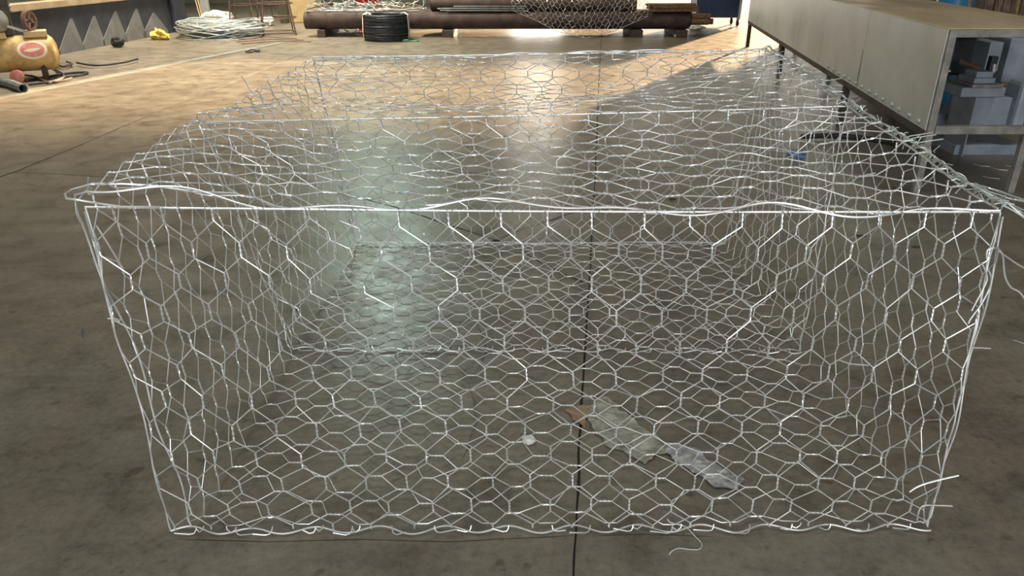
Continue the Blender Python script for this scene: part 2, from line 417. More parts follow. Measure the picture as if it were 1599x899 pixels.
def upright(name, TLp, TRp, BLp, BRp, seed, a0, cells, amp=.018, flip=False):
    W = ((TRp-TLp).length + (BRp-BLp).length)/2; Hh = ((TLp-BLp).length + (TRp-BRp).length)/2
    def F(a, b):
        u = a/W; v = min(max(b/Hh, 0), 1)
        p = lerp(lerp(TLp, TRp, u), lerp(BLp, BRp, u), v); e = math.sin(math.pi*v)
        return p + V((.014*nz(u*6, v*4, seed)*e + .01*e*(u-.5), amp*1.6*nz(u*4, v*3, seed+1)*e, .012*nz(u*8, v*4, seed+2)*e - .004*math.sin(math.pi*u)*(1-v)))
    P = W/cells; rows = round(Hh/R_ - .15); Rr = (Hh - TW*.35)/(rows)
    polys = mesh_panel(F, W, Hh, [(0, Hh)], a0*W, TW*.45, P, Rr, TW, WR, seed, .0042)[0]
    o = wires(polys, WR).build(name, M['wire'], basket, True)
    return o, F, W, Hh, P, Rr
fTL2, fBL2, fBR2 = A(133, 323, fBL.y), G(268, 828, .008), G(1449, 822, .008)
front, FF, WF, HF, PF, RF = upright('front_panel', fTL2, fTR, fBL2, fBR2, 31, .030, 19.12)
mid_, FM, WM, HM, PM, RM = upright('diaphragm_panel', mTL + V((.01, 0, -.01)), mTR, mBL, mBR, 41, .012, 18.6)
back, FB, WBk, HB, PB, RB = upright('back_panel', bTL, bTR, bBL, bBR, 51, .02, 18.6)

def selv(name, pts, r, parent, m='wire', n=7): return MB().tube(pts, r, n).build(name, M[m], parent, True)
def along(F, W, Hh, edge_, n=90, amp=0, per=.2, seed=0):
    out = []
    for i in range(n+1):
        t = i/n
        if edge_ == 'top': p = F(t*W, 0)
        elif edge_ == 'bottom': p = F(t*W, Hh) + V((0, amp*1.6*(math.sin(t*W/per*2*math.pi + seed) + .8*nz(t*14, 0, seed)) - .004, amp*.3*(1+math.sin(t*W/per*2*math.pi + seed))))
        elif edge_ == 'left': p = F(0, t*Hh)
        else: p = F(W, t*Hh)
        out.append(p)
    return out
def wraps(b, F, W, Hh, b_at, a0, P, count, r, rad, seed, turns=2.2, chance=1):
    """cut strand ends wound round an edge wire"""
    rr = random.Random(seed)
    for k in range(count):
        if rr.random() > chance: continue
        a = a0*W + k*P
        if a > W: break
        c = F(a, b_at); ax = (F(min(a+.01, W), b_at)-F(max(a-.01, 0), b_at)).normalized()
        u = ax.orthogonal().normalized(); v = ax.cross(u); L = rr.uniform(.018, .034); ph = rr.random()*6
        b.tube([c + ax*(L*(i/16-.5)) + (u*math.cos(ph+i/16*turns*6.283) + v*math.sin(ph+i/16*turns*6.283))*rad for i in range(17)], r, 4)
def hooks(pn, F, W, Hh, a0, P, seed, r, reach=1.0):
    rr = random.Random(seed); k = 0
    while a0*W + k*P < W:
        a = a0*W + k*P; c = F(a, Hh) + V((rr.uniform(-.01, .01), 0, 0)); d = rr.choice((-1, -1, 1)); Lh = rr.uniform(.015, .05)*reach
        y = -rr.uniform(.006, .016); b = MB()
        b.tube([c + V((0, 0, .012)), c + V((.002*d, y*.6, .004)), c + V((.006*d, y, -.001)), c + V((.016*d, y*1.4, 0)), c + V((.016*d+Lh*d, y*1.5, rr.uniform(.001, .012)))], r, 5)
        if rr.random() < .45:
            b.tube([c + V((0, -.003, .006)), c + V((-.01*d, y, .004)), c + V((-.02*d, y*.8, .012)), c + V((-.022*d, y*.5, .02))], r, 5)
        b.build('wire_end', M['wire'], pn, True); k += 1
for (pn, F, W, Hh, P, a0, sd) in ((front, FF, WF, HF, PF, .030, 61), (mid_, FM, WM, HM, PM, .012, 62), (back, FB, WBk, HB, PB, .02, 63)):
    selv('edge_wire', along(F, W, Hh, 'top'), .0024, pn); selv('edge_wire', along(F, W, Hh, 'bottom', 200, .007, P*1.62), .0022, pn)
    for e in ('left', 'right'):
        selv('edge_wire', [p + V((.006*nz(i*.13, 1, sd), .006*nz(i*.17, 2, sd), 0)) for i, p in enumerate(along(F, W, Hh, e, 60))], .0021, pn)
    b = MB(); wraps(b, F, W, Hh, 0, a0, P, 20, .0013, .0038, sd+5); wraps(b, F, W, Hh, 0, a0+.018, P, 20, .0012, .0036, sd+6, 1.5, .5); tag(b.build('edge_wraps', M['lace'], pn, True), kind='stuff')
    hooks(pn, F, W, Hh, a0, P, sd+9, .0017)
# edge wires of the wrapped sheet, front and back
lid_o = [o for o in basket.children if o.name.startswith('lid_panel')][0]
base_o = [o for o in basket.children if o.name.startswith('base_panel')][0]
left_o = [o for o in basket.children if o.name.startswith('left_side')][0]
right_o = [o for o in basket.children if o.name.startswith('right_side')][0]
for par, (lo, hi) in ((right_o, cuts[0]), (base_o, cuts[1]), (left_o, cuts[2]), (lid_o, cuts[3])):
    for w in ((1,) if par is base_o else (0, 1)):
        pts = []
        for i in range(101):
            s = lo + (hi-lo)*i/100; q = wrapF(w*DEP, s); k = math.sin(s/.33*2*math.pi)
            pts.append(q + (V((0, (.012 if w == 0 else -.01)*k, .006*k)) if par is lid_o else V((0, .005*k, .002*abs(k)))))
        selv('edge_wire', pts, .0023, par)
# the lid's front corner springs out in a bow
c0 = A(133, 323, fBL.y); selv('edge_wire', [A(x, y, fBL.y+dy) for x, y, dy in ((250, 323, 0), (190, 323, -.005), (150, 317, -.01), (122, 312, -.02), (104, 310, -.02), (101, 303, 0), (112, 296, .03), (140, 288, .06), (190, 287, .09), (240, 290, .10), (300, 299, .09), (370, 302, .06))], .0025, lid_o)

# laced edge at the top right: two edge wires, a winding wire and cut barbs
lacing = MB(); rr = random.Random(71); n = 900; LE = []
for i in range(n+1):
    w = i/n; p = edge3(fTR, mTR, bTR, w) + V((.004*nz(w*9, 1, 71), 0, .012 + .008*nz(w*8, 2, 72))); LE.append(p)
LL = sum((b-a).length for a, b in zip(LE, LE[1:]))
selv('edge_wire', [p + V((.006, 0, .004)) for p in LE[::10]], .0026, lid_o); selv('edge_wire', [p + V((-.008, 0, -.006)) for p in LE[::10]], .0026, right_o)
def wind(i, per, ph): return ph + i/n*LL/per*6.283 + 3.2*nz(i*.021, ph, 73)
lacing.tube([p + V((math.cos(wind(i, .06, 0))*.009, 0, math.sin(wind(i, .06, 0))*.008)) for i, p in enumerate(LE)], .0017, 5)
lacing.tube([p + V((math.cos(wind(i, .11, 2))*(.013+.010*nz(i*.03, 0, 5)), 0, math.sin(wind(i, .11, 2))*.010)) for i, p in enumerate(LE)], .0015, 5)
for k in range(120):
    p = LE[rr.randrange(n)]; d = V((rr.gauss(0, 1), rr.gauss(0, .6), rr.gauss(0, .8))).normalized()
    lacing.tube([p + V((rr.gauss(0, .008), 0, rr.gauss(0, .006))), p + d*.012 + V((0, 0, .005)), p + d*rr.uniform(.02, .036)], .0015, 4)
for q in (.22, .24, .25, .61):
    p = LE[int(q*n)]; lacing.tube([p, p + V((.02, -.005, .008)), p + V((.075, -.01, .018))], .0018, 5)
tag(lacing.build('lacing_wire', M['lace'], lid_o, True), 'greenish grey wire wound along the right top edge')
# mesh flap folding out over the right edge near the front corner
def flapF(a, b):
    w = a/DEP; p = edge3(fTR, mTR, bTR, min(w, 1)); t = b/.42
    return p + V((b*.93, -.04*t + .012*nz(a*8, b*6, 81), -.004 - .14*t + .03*nz(a*5, b*5, 82) + .02*math.sin(a*9)))
fp = mesh_panel(flapF, .34, .42, [(0, .42)], .02, .01, P_, R_, TW, WR, 83, .01)[0]
flap = wires(fp, WR).build('flap_panel', M['wire_dull'], basket, True)
selv('edge_wire', [flapF(0, .42*i/30) for i in range(31)], .0022, flap, 'wire_dull')
# loose wires springing off the basket
def tail(pix, Y, r=.0021, m='wire', dy=None):
    pts = [A(x, y, Y + (dy[i] if dy else 0)) for i, (x, y) in enumerate(pix)]
    sm = []
    for i in range(len(pts)-1):
        p0, p1, p2, p3 = pts[max(i-1, 0)], pts[i], pts[i+1], pts[min(i+2, len(pts)-1)]
        for k in range(5):
            t = k/5; sm.append(.5*((2*p1) + (p2-p0)*t + (2*p0-5*p1+4*p2-p3)*t*t + (3*p1-p0-3*p2+p3)*t**3))
    sm.append(pts[-1]); return MB().tube(sm, r, 6).build('loose_wire', M[m], basket, True)
YF = fBR.y
tail([(1541, 405), (1541, 392), (1550, 387), (1560, 390), (1566, 400), (1569, 430), (1578, 448), (1592, 456), (1602, 470)], YF)
tail([(1552, 387), (1565, 396), (1585, 410), (1602, 420)], YF, .0019)
tail([(1543, 420), (1548, 440), (1535, 470), (1516, 497), (1512, 505)], YF, .0019)
tail([(1533, 410), (1541, 430), (1538, 445), (1517, 485)], YF-.01, .0019)
tail([(1420, 768), (1432, 760), (1455, 752), (1497, 742)], YF-.02, .0023)
tail([(1432, 812), (1436, 795), (1444, 789), (1460, 789), (1487, 790)], YF-.02, .0020)
tail([(1516, 543), (1530, 543), (1547, 544)], YF, .0018); tail([(168, 497), (182, 498), (186, 502), (189, 494)], YF+.03, .0018)
tail([(1310, 562), (1325, 567), (1340, 569), (1356, 570)], YF, .0018)
tail([(150, 352), (168, 380), (192, 420)], YF+.02, .0019); tail([(132, 330), (152, 400), (155, 415)], YF+.05, .0022)
tail([(1335, 277), (1342, 276), (1352, 273), (1367, 270)], YF+.6, .002)
tail([(402, 152), (392, 142), (383, 127), (377, 119)], mBL.y+.1, .0022); tail([(138, 276), (137, 300), (141, 303), (143, 292)], YF+.1, .0018)

# ------------------------------------------------------------------ litter on the floor
def sheet_blob(name, outline, mname, parent, z, amp, seed, sub=5, thick=.0006):
    bm = bmesh.new(); vs = [bm.verts.new(G(x, y) + V((0, 0, z))) for x, y in outline]
    bm.faces.new(vs); bmesh.ops.triangulate(bm, faces=bm.faces[:])
    for _ in range(sub): bmesh.ops.subdivide_edges(bm, edges=[e for e in bm.edges if e.calc_length() > .012], cuts=1, use_grid_fill=True)
    bmesh.ops.triangulate(bm, faces=bm.faces[:])
    for v in bm.verts: v.co += V((.012*nz(v.co.x*30, v.co.y*30, seed+2), .012*nz(v.co.x*30, v.co.y*30, seed+3), amp*abs(nz(v.co.x*14, v.co.y*14, seed)) + amp*.5*abs(nz(v.co.x*40, v.co.y*40, seed+1))))
    off = wloc(parent)
    for v in bm.verts: v.co -= off
    me = bpy.data.meshes.new(name); bm.to_mesh(me); bm.free(); me.materials.append(M[mname])
    o = bpy.data.objects.new(name, me); C.objects.link(o)
    if parent is not None: o.parent = parent
    s = o.modifiers.new('thickness', 'SOLIDIFY'); s.thickness = thick; return o
pw = thing('plastic_wrap', G(1020, 690), 'long torn strip of crumpled clear plastic wrap lying inside the wire basket', 'plastic')
sheet_blob('brown_end', [(884, 644), (905, 634), (925, 636), (918, 652), (912, 672), (900, 660)], 'brownfilm', pw, .004, .006, 91)
sheet_blob('clear_strip', [(912, 640), (945, 620), (985, 655), (1020, 682), (1050, 696), (1040, 708), (1022, 716), (1005, 728), (985, 712), (950, 700), (925, 672)], 'film', pw, .003, .014, 92)
sheet_blob('cloudy_strip', [(1050, 695), (1085, 702), (1115, 728), (1158, 752), (1150, 766), (1115, 762), (1085, 742), (1060, 722), (1040, 708)], 'filmgrey', pw, .003, .014, 93)
def lump(name, p, rx, ry, rz, m, seed, label, cat, group=None, rough=.35):
    bm = bmesh.new(); bmesh.ops.create_icosphere(bm, subdivisions=3, radius=1)
    for v in bm.verts:
        k = 1 + rough*noise.noise(v.co*1.7 + V((seed, 0, 0))) + rough*.5*noise.noise(v.co*4.5 + V((0, seed, 0)))
        v.co = V((v.co.x*rx, v.co.y*ry, max(v.co.z, -.75)*rz))*k
    lo = min(v.co.z for v in bm.verts)
    me = bpy.data.meshes.new(name); bm.to_mesh(me); bm.free(); me.materials.append(M[m])
    o = bpy.data.objects.new(name, me); C.objects.link(o); o.location = p - V((0, 0, lo)); return tag(o, label, cat, group)
lump('plastic_scrap', G(825, 690), .023, .019, .010, 'white', 3, 'small white crumpled plastic scrap on the floor inside the basket', 'scrap')
def smooth_pts(pts, k=6):
    sm = []
    for i in range(len(pts)-1):
        p0, p1, p2, p3 = pts[max(i-1, 0)], pts[i], pts[i+1], pts[min(i+2, len(pts)-1)]
        for j in range(k):
            t = j/k; sm.append(.5*((2*p1) + (p2-p0)*t + (2*p0-5*p1+4*p2-p3)*t*t + (3*p1-p0-3*p2+p3)*t**3))
    return sm + [pts[-1]]
tag(MB().tube(smooth_pts([G(x, y, z) for x, y, z in ((1042, 810, .02), (1048, 816, .012), (1070, 822, .004), (1084, 836, .003), (1095, 848, .003), (1093, 857, .003), (1080, 858, .003), (1060, 856, .003), (1050, 860, .003), (1045, 866, .003))]), .0018, 6).build('wire_offcut', M['wire'], None, True),
    'curled wire offcut lying on the floor at the front of the basket', 'wire')
tag(MB().tube([G(1583, 531, .003), G(1592, 534, .004), G(1602, 538, .003)], .002, 6).build('wire_offcut', M['wire_dull'], None, True), 'short straight wire offcut on bare floor at the right edge', 'wire')
tag(MB().tube([G(129, 514, .002), G(129, 526, .002)], .003, 6).build('wire_offcut', M['darksteel'], None, True), 'tiny dark wire offcut on bare floor left of the basket', 'wire')
# cutting pliers with blue grips
pl = thing('pliers', G(1240, 243), 'pliers with blue grips lying on the floor inside the basket', 'pliers')
MB().tube(smooth_pts([G(1198, 234, .012), G(1215, 236, .014), G(1232, 238, .014)]), .007, 8, radii=None).build('jaw', M['wire_dull'], pl, True)
MB().tube(smooth_pts([G(1230, 236, .014), G(1244, 237, .016), G(1258, 240, .014)]), .011, 8).build('grip', M['handle'], pl, True)
MB().tube(smooth_pts([G(1230, 240, .014), G(1242, 244, .016), G(1254, 246, .014)]), .011, 8).build('grip', M['handle'], pl, True)
tag(MB().tube(smooth_pts([G(1252, 213, .03), G(1300, 212, .03), G(1350, 216, .03), G(1400, 224, .03)]), .022, 8, radii=None).build('rubber_hose_piece', M['rubber'], None, True),
    'dark rubber hose piece on the floor between basket and steel table', 'hose')
for i, (x, y, s, lab) in enumerate(((1345, 369, .016, 'dark floor stain lump near the right end of the basket, farther one'), (1430, 386, .014, 'dark crumb of dirt on the floor behind the right basket wall'), (788, 214, .016, 'dark chip of dirt on the floor under the lid'), (1050, 311, .014, 'dark chip of dirt under the lid near the front edge'), (775, 376, .012, 'dark chip of dirt lying on the floor crack'))):
    lump('dirt_chip', G(x, y), s*1.6, s, .004, 'crack', 20+i, lab, 'debris', 'chips of dirt on the floor')

# ------------------------------------------------------------------ sheet steel table on the right with the machine under it
N0 = G(1424, 300); F0 = G(1165, 73); ev = (F0-N0).normalized(); qv = V((1, 0, 0)); TLn = (F0-N0).length
ZT, ZB = 1.0, .40; TWd = .86
print('TABLE', N0, F0, TLn)
tb = thing('steel_table', N0, 'long sheet steel bench with panelled side and open near end on tube legs', 'bench')
def TP(e, q, z): return V((N0.x, N0.y, 0)) + ev*e + qv*q + V((0, 0, z))
rotT = Matrix((qv, ev, V((0, 0, 1)))).transposed()
seams = [0.0, 1.62, 4.2, TLn+.12]
for a, b in zip(seams, seams[1:]):
    MB().box(TP((a+b)/2, -.004, (ZT+ZB)/2), (.006, b-a-.006, ZT-ZB), rotT).build('side_panel', M['sheet'], tb, bevel=.002)
for a, b in ((0, 4.2), (4.2, TLn+.12)):
    MB().box(TP((a+b)/2, TWd/2, ZT+.004), (TWd+.02, b-a-.004, .008), rotT).build('top_panel', M['sheettop'], tb, bevel=.002)
fr = MB().bar(TP(.03, .02, ZB-.012), TP(TLn+.1, .02, ZB-.012), .05, .075); fr.build('bottom_rail', M['darkframe'], tb, bevel=.003)
MB().bar(TP(0, .03, ZT-.022), TP(0, TWd, ZT-.022), .045, .042).build('end_rail', M['frame'], tb, bevel=.003)
MB().bar(TP(0, .045, ZB+.006), TP(0, .61, ZB+.006), .045, .05).build('end_rail', M['frame'], tb, bevel=.003)
MB().bar(TP(0, .02, 0), TP(0, .02, ZT), .042, .042).build('leg', M['frame'], tb, bevel=.003)
MB().bar(TP(0, .63, 0), TP(0, .63, ZT), .042, .042).build('leg', M['frame'], tb, bevel=.003)
for e, q in ((2.0, .02), (5.15, .02), (TLn, .02), (2.6, .68), (5.2, .68), (TLn-.1, .55), (TLn, .82)):
    MB().bar(TP(e, q, 0), TP(e, q, ZB), .05, .05).build('leg', M['darkframe'], tb, bevel=.003)
for k in range(14):
    e = .14 + k*.19 + R.uniform(-.03, .03)
    MB().lathe([(.0, .014), (.012, .013), (.017, .007), (.018, 0)], TP(e, -.008, ZB+.035), -qv, 8).build('weld_bead', M['sheet'], tb, True)
MB().bar(TP(1.62, -.009, ZB+.02), TP(1.62, -.009, ZB+.3), .012, .006).build('weld_seam', M['frame'], tb, bevel=.002)
# the machine under the table
def boxpx(x0, y0, x1, y1, Y, depth):
    a, b = A(x0, y1, Y), A(x1, y0, Y); zb, zt = A((x0+x1)/2, y1, Y).z, A((x0+x1)/2, y0, Y).z
    return (V(((a.x+b.x)/2, Y+depth/2, (zb+zt)/2)), (abs(b.x-a.x), depth, zt-zb))
MY = 5.55
mc = thing('machine_tool', G(1540, 240), 'blue grey machine tool with stepped tool post standing under the steel bench', 'machine')
def mbox(name, x0, y0, x1, y1, Y, d, m, bev=.008): return MB().box(*boxpx(x0, y0, x1, y1, Y, d)).build(name, M[m], mc, bevel=bev)
mbox('pedestal', 1497, 150, 1528, 262, MY, .3, 'machine'); mbox('bed', 1500, 137, 1572, 152, MY-.04, .4, 'machine')
mbox('body', 1512, 152, 1620, 200, MY+.06, .3, 'machine'); mbox('base', 1484, 226, 1600, 262, MY+.05, .4, 'machine')
mbox('slide', 1519, 122, 1556, 137, MY, .22, 'machine'); mbox('tool_post', 1524, 112, 1553, 122, MY+.02, .16, 'machine'); mbox('clamp_block', 1518, 132, 1568, 138, MY-.06, .3, 'frame')
MB().cyl(A(1551, 113, MY+.08), A(1553, 100, MY+.08), .012, 12).build('clamp_bolt', M['sheet'], mc, True)
mbox('column', 1536, 66, 1569, 112, MY+.35, .25, 'machine'); mbox('dark_head', 1542, 88, 1561, 120, MY+.3, .1, 'machinedark'); mbox('headstock', 1562, 60, 1625, 130, MY+.45, .3, 'machine')
mbox('tail_casting', 1578, 128, 1625, 205, MY-.02, .2, 'machine', .03)
mbox('motor_box', 1478, 60, 1530, 118, MY+.55, .35, 'machinedark', .02); mbox('gear_cover', 1452, 70, 1495, 130, MY+.7, .3, 'machinedark', .02)
MB().cyl(A(1500, 96, MY+.3), A(1530, 108, MY+.2), .022, 14).build('shaft', M['rod'], mc, True)
mbox('oil_tray', 1455, 178, 1500, 205, MY+.5, .3, 'machine')
MB().cyl(A(1470, 111, MY+.3), A(1484, 111, MY+.3), .006, 8).build('handle', M['white'], mc, True)
for i, (x, y) in enumerate(((1520, 256), (1548, 262), (1570, 258), (1535, 275))):
    tag(MB().tube([G(x, y, .004), G(x+12, y+3, .006), G(x+26, y+4, .004)], .0035, 6).build('metal_swarf', M['sheet'], None, True), ['bright curl of swarf on the dirty floor under the machine, leftmost', 'bright curl of swarf under the machine, middle one', 'bright curl of swarf under the machine, by the right leg', 'bright curl of swarf nearest the end of the bench'][i], 'swarf', 'metal swarf under the bench')

# things behind the bench
bp = A(1490, 12, 7.75); bp.z = 0
dr = thing('plastic_drum', bp, 'bright blue plastic drum standing behind the steel bench', 'drum')
MB().lathe([(0, 0), (.15, 0), (.165, .03), (.165, .38), (.17, .4), (.165, .42), (.165, .78), (.17, .8), (.165, .82), (.165, 1.14), (.15, 1.18), (0, 1.18)], bp, (0, 0, 1), 28).build('body', M['barrel'], dr, True)
MB().lathe([(.166, 1.1), (.178, 1.11), (.178, 1.14), (.166, 1.15)], bp, (0, 0, 1), 28).build('rim', M['barrel'], dr, True)
rr = random.Random(5)
for i in range(7):
    px0 = [1528, 1541, 1556, 1562, 1571, 1583, 1594][i]; y1 = 6.9 + .1*(i % 3)
    a = A(px0, 34, y1); a = V((a.x, a.y, 0)); b = A(px0 + (-9, 9, 12, 4, -5, 10, 6)[i], -60, y1+.1)
    tag(MB().tube([a, a.lerp(b, .5) + V((.02, 0, 0)), b], .016, 8).build('scrap_bar', M['rod' if i % 2 else 'wood'], None, True),
        ['leftmost thin scrap bar leaning behind the bench by the drum', 'second scrap bar leaning behind the bench from the drum', 'third scrap bar leaning behind the bench from the drum', 'fourth scrap bar leaning behind the bench from the drum', 'fifth scrap bar leaning behind the bench from the drum', 'sixth scrap bar leaning behind the bench from the drum', 'rightmost thin scrap bar leaning behind the bench'][i], 'bar', 'scrap bars behind the bench')
bb_ = boxpx(1524, -60, 1640, 60, 8.3, .5); bb_ = (V((bb_[0].x, bb_[0].y, .66)), (bb_[1][0], .5, 1.32))
cr = thing('wooden_crate', (bb_[0].x, bb_[0].y, 0), 'dark brown timber crate behind the scrap bars at the right edge', 'crate')
for k in range(6):
    x = bb_[0].x + bb_[1][0]*((k+.5)/6-.5); MB().box((x, 8.3, .66), (bb_[1][0]/6-.012, .03, 1.32)).build('plank', M['straw'], cr, bevel=.003)
MB().box((bb_[0].x, 8.55, .66), (bb_[1][0], .46, 1.3)).build('body', M['straw'], cr)
def tangle(b, c, size, n, r, seed, k=14, curl=.5):
    rr = random.Random(seed)
    for _ in range(n):
        p = V(c) + V((rr.uniform(-1, 1)*size[0], rr.uniform(-1, 1)*size[1], rr.uniform(0, 1)*size[2])); d = V((rr.gauss(0, 1), rr.gauss(0, .5), rr.gauss(0, .25))).normalized(); pts = [p]
        for i in range(k):
            d = (d + V((rr.gauss(0, curl), rr.gauss(0, curl*.6), rr.gauss(0, curl*.4)))).normalized(); p = p + d*max(size)*.16
            p.z = max(p.z, V(c).z + r); p.x = min(max(p.x, c[0]-size[0]*1.15), c[0]+size[0]*1.15); p.y = min(max(p.y, c[1]-size[1]*1.2), c[1]+size[1]*1.2); p.z = min(p.z, c[2]+size[2]*1.3); pts.append(p.copy())
        b.tube(smooth_pts(pts, 3), r, 5)
    return b

# ------------------------------------------------------------------ pipe stack at the back
PY = 14.3; pr = .15; PZ = .13
def px_x(px, Y, z): return (px-799.5)/FPX*((Y)*math.cos(PITCH) + (HC-z)*math.sin(PITCH))
X0, X1 = px_x(477, PY, .28), px_x(1075, PY, .28)
pgrp = 'rusty pipes stacked at the back'
for i, (x0, x1, dy, z, r, lab) in enumerate((
        (X0, X1, 0, PZ+pr, pr, 'thick dark rusty pipe at the front of the stack'),
        (X0+.1, X1+.1, 2*pr+.01, PZ+pr, pr, 'thick dark rusty pipe second from the front of the stack'),
        (X0+.05, X1-.1, 4*pr+.02, PZ+pr, pr, 'thick dark rusty pipe at the rear of the stack'),
        (X0+2.3, X1-.95, pr+.005, PZ+pr+.26, .12, 'medium rusty pipe lying in the front groove on top of the stack'),
        (X0+2.25, X1-.9, 3*pr+.015, PZ+pr+.26, .12, 'medium rusty pipe lying in the rear groove on top of the stack'))):
    tag(MB().pipe((x0, PY+dy, z), (x1, PY+dy, z), r, r*.86).build('steel_pipe', M['rust'], None, True), lab, 'pipe', pgrp)
for i, (x1, dy, z, lab) in enumerate(((1106, .0, PZ+.056, 'lower thin pipe sticking out at the right end of the stack'), (1113, .112, PZ+.056, 'rear thin pipe sticking out at the right end of the stack'), (1109, .056, PZ+.153, 'upper thin pipe sticking out at the right end of the stack'))):
    yy = PY+.82+dy; xx = px_x(x1, yy, z); tag(MB().pipe((xx-2.6, yy, z), (xx, yy, z), .055, .045).build('steel_pipe', M['rust2'], None, True), lab, 'pipe', pgrp)
for i, px in enumerate((505, 700, 993, 1062)):
    x = px_x(px, PY, .06); tag(MB().box((x, PY+.42, PZ/2), (.20 if i else .14, 1.2, PZ)).build('timber_bearer', M['darkframe'], None, bevel=.01), ['dark timber bearer under the left end of the pipes', 'dark timber bearer under the pipes right of the black coil', 'dark timber bearer under the pipes right of the middle', 'dark timber bearer under the right end of the pipes'][i], 'timber', 'bearers under the pipes')
for i in range(36):
    row, k = divmod(i, 9); xe = px_x(1086, PY, .5) + R.uniform(-.07, .05)
    y = PY - .14 + k*.036 + .018*(row % 2) ; z = .432 + row*.033
    tag(MB().tube([(xe-.80+R.uniform(-.05, .05), y, z+.018), (xe-.5, y, z+.017), (xe-.2, y, z+.02), (xe+R.uniform(-.06, .04), y, z+.018+R.uniform(0, .006))], .0155, 6).build('steel_rod', M['rust2'], None, True),
        'thin rusty rod in the bundle lying on top of the pipe stack', 'rod', 'rusty rods on top of the pipes')
for i in range(9):
    z = .447 + .034*(i//3); y = PY - .085 + .036*(i % 3) + .016*(i//3)
    tag(MB().tube([(px_x(690, PY, .5)+R.uniform(-.15, .3), y, z), (px_x(760, PY, .5), y, z+.002), (px_x(815, PY, .5)+R.uniform(-.1, .1), y, z)], .015, 6).build('steel_bar', M['darksteel'], None, True),
        'thin grey bar in the bundle over the middle of the pipes', 'bar', 'grey bars over the middle of the pipes')
for i, (xa, ya, xb, yb) in enumerate(((478, 15, 520, 4), (498, 17, 545, 2), (540, 12, 655, 11), (560, 15, 600, 3))):
    a, b = A(xa, ya, PY-.05+.12*i), A(xb, yb, PY+.1+.1*i); tag(MB().bar(a, b, .035, .02).build('flat_bar', M['sheet' if i % 2 else 'rust2'], None, bevel=.002), ['leftmost flat bar lying across the left end of the pipes', 'second flat bar lying across the left end of the pipes', 'long level flat bar resting on the pipes above the black coil', 'slanting flat bar resting on the pipes above the black coil'][i], 'bar', 'flat bars on the left end of the pipes')
tg = tangle(MB(), (px_x(570, PY, .5), PY+.2, .45), (.9, .28, .2), 46, .006, 33)
tag(tg.build('scrap_wire_heap', M['wire_dull'], None, True), 'heap of tangled scrap wire on top of the pipes behind the black coil', 'wire heap', kind='stuff')
rc = A(574, 9, PY+1.2); rb = thing('red_tub', (rc.x, rc.y, 0), 'red tub standing behind the pipe stack', 'tub')
MB().lathe([(0, 0), (.2, 0), (.26, .74), (.27, .76), (.25, .76), (.2, .1), (0, .1)], (rc.x, rc.y, 0), (0, 0, 1), 28).build('body', M['red'], rb, True)
MB().lathe([(.26, .70), (.285, .71), (.285, .76), (.26, .77)], (rc.x, rc.y, 0), (0, 0, 1), 28).build('rim', M['red'], rb, True)
# mesh draped over the pipes
prof = [V((0, PY+.9, .75)), V((0, PY+.5, .80)), V((0, PY+.1, .76)), V((0, PY-.12, .60)), V((0, PY-.17, .32)), V((0, PY-.20, .12)), V((0, PY-.42, .012))]
plen = [0]
for a, b in zip(prof, prof[1:]): plen.append(plen[-1]+(b-a).length)
dx0, dx1 = px_x(800, PY, .5), px_x(1010, PY, .5)
def drapeF(a, b):
    u = a/(dx1-dx0); lim = plen[-1]*(1 - .30*abs(u-.55)/.5); s = min(max(b, 0), plen[-1])*lim/plen[-1]
    for i in range(len(prof)-1):
        if s <= plen[i+1] or i == len(prof)-2: p = lerp(prof[i], prof[i+1], (s-plen[i])/(plen[i+1]-plen[i])); break
    return p + V((dx0 + a + .05*nz(a*2, b*2, 44), -.02 - .03*abs(nz(a*4, b*4, 45)), .03*abs(nz(a*3, b*3, 46))))
dp = mesh_panel(drapeF, dx1-dx0, plen[-1], [(0, plen[-1])], .03, .02, .1, .085, .036, .003, 47, .012)[0]
ds = thing('mesh_sheet', ((dx0+dx1)/2, PY-.4, 0), 'loose hexagonal wire mesh sheet draped over the rusty pipes', 'wire mesh')
wires(dp, .003, 4).build('mesh', M['wire_dull'], ds, True)
selv('edge_wire', [drapeF((dx1-dx0)*i/40, plen[-1]) for i in range(41)], .004, ds, 'wire_dull')

# black wire coil in front of the pipes
def coil(name, c, rmaj, rmin, hgt, loops, r, m, label, seed, spread=.012, n=40, rz=1, tilt=0):
    """a bundle of separate wire turns"""
    t = thing(name, c, label, 'wire coil'); b = MB(); rr = random.Random(seed); pts = []
    for i in range(loops):
        z = hgt*((i*.618) % 1); rad = rmin + (rmaj-rmin)*math.sqrt(((i*.755) % 1)); ox, oy = rr.gauss(0, spread), rr.gauss(0, spread); tx, ty = rr.gauss(0, tilt), rr.gauss(0, tilt); ph = rr.random()*6.28; ec = 1 + rr.gauss(0, tilt*.6)
        lp = []
        for k in range(n+1):
            th = ph + k/n*6.283*1.02; x, y = rad*math.cos(th)*ec, rad*math.sin(th)*rz
            lp.append(V(c) + V((x+ox, y+oy, max(z + x*tx + y*ty, 0) + r)))
        b.tube(lp, r, 5, False)
    b.build('wire_turns', M[m], t, True); return t
cb = G(599, 66); cb.y += .38
bc = coil('black_wire_coil', cb, .39, .27, .42, 150, .008, 'black', 'black wire coil with white wrapping standing before the pipe stack', 5, .006, 44)
MB().lathe([(.375, .012), (.375, .40), (.29, .43), (.29, .012)], cb, (0, 0, 1), 40).build('core', M['black'], bc, True)
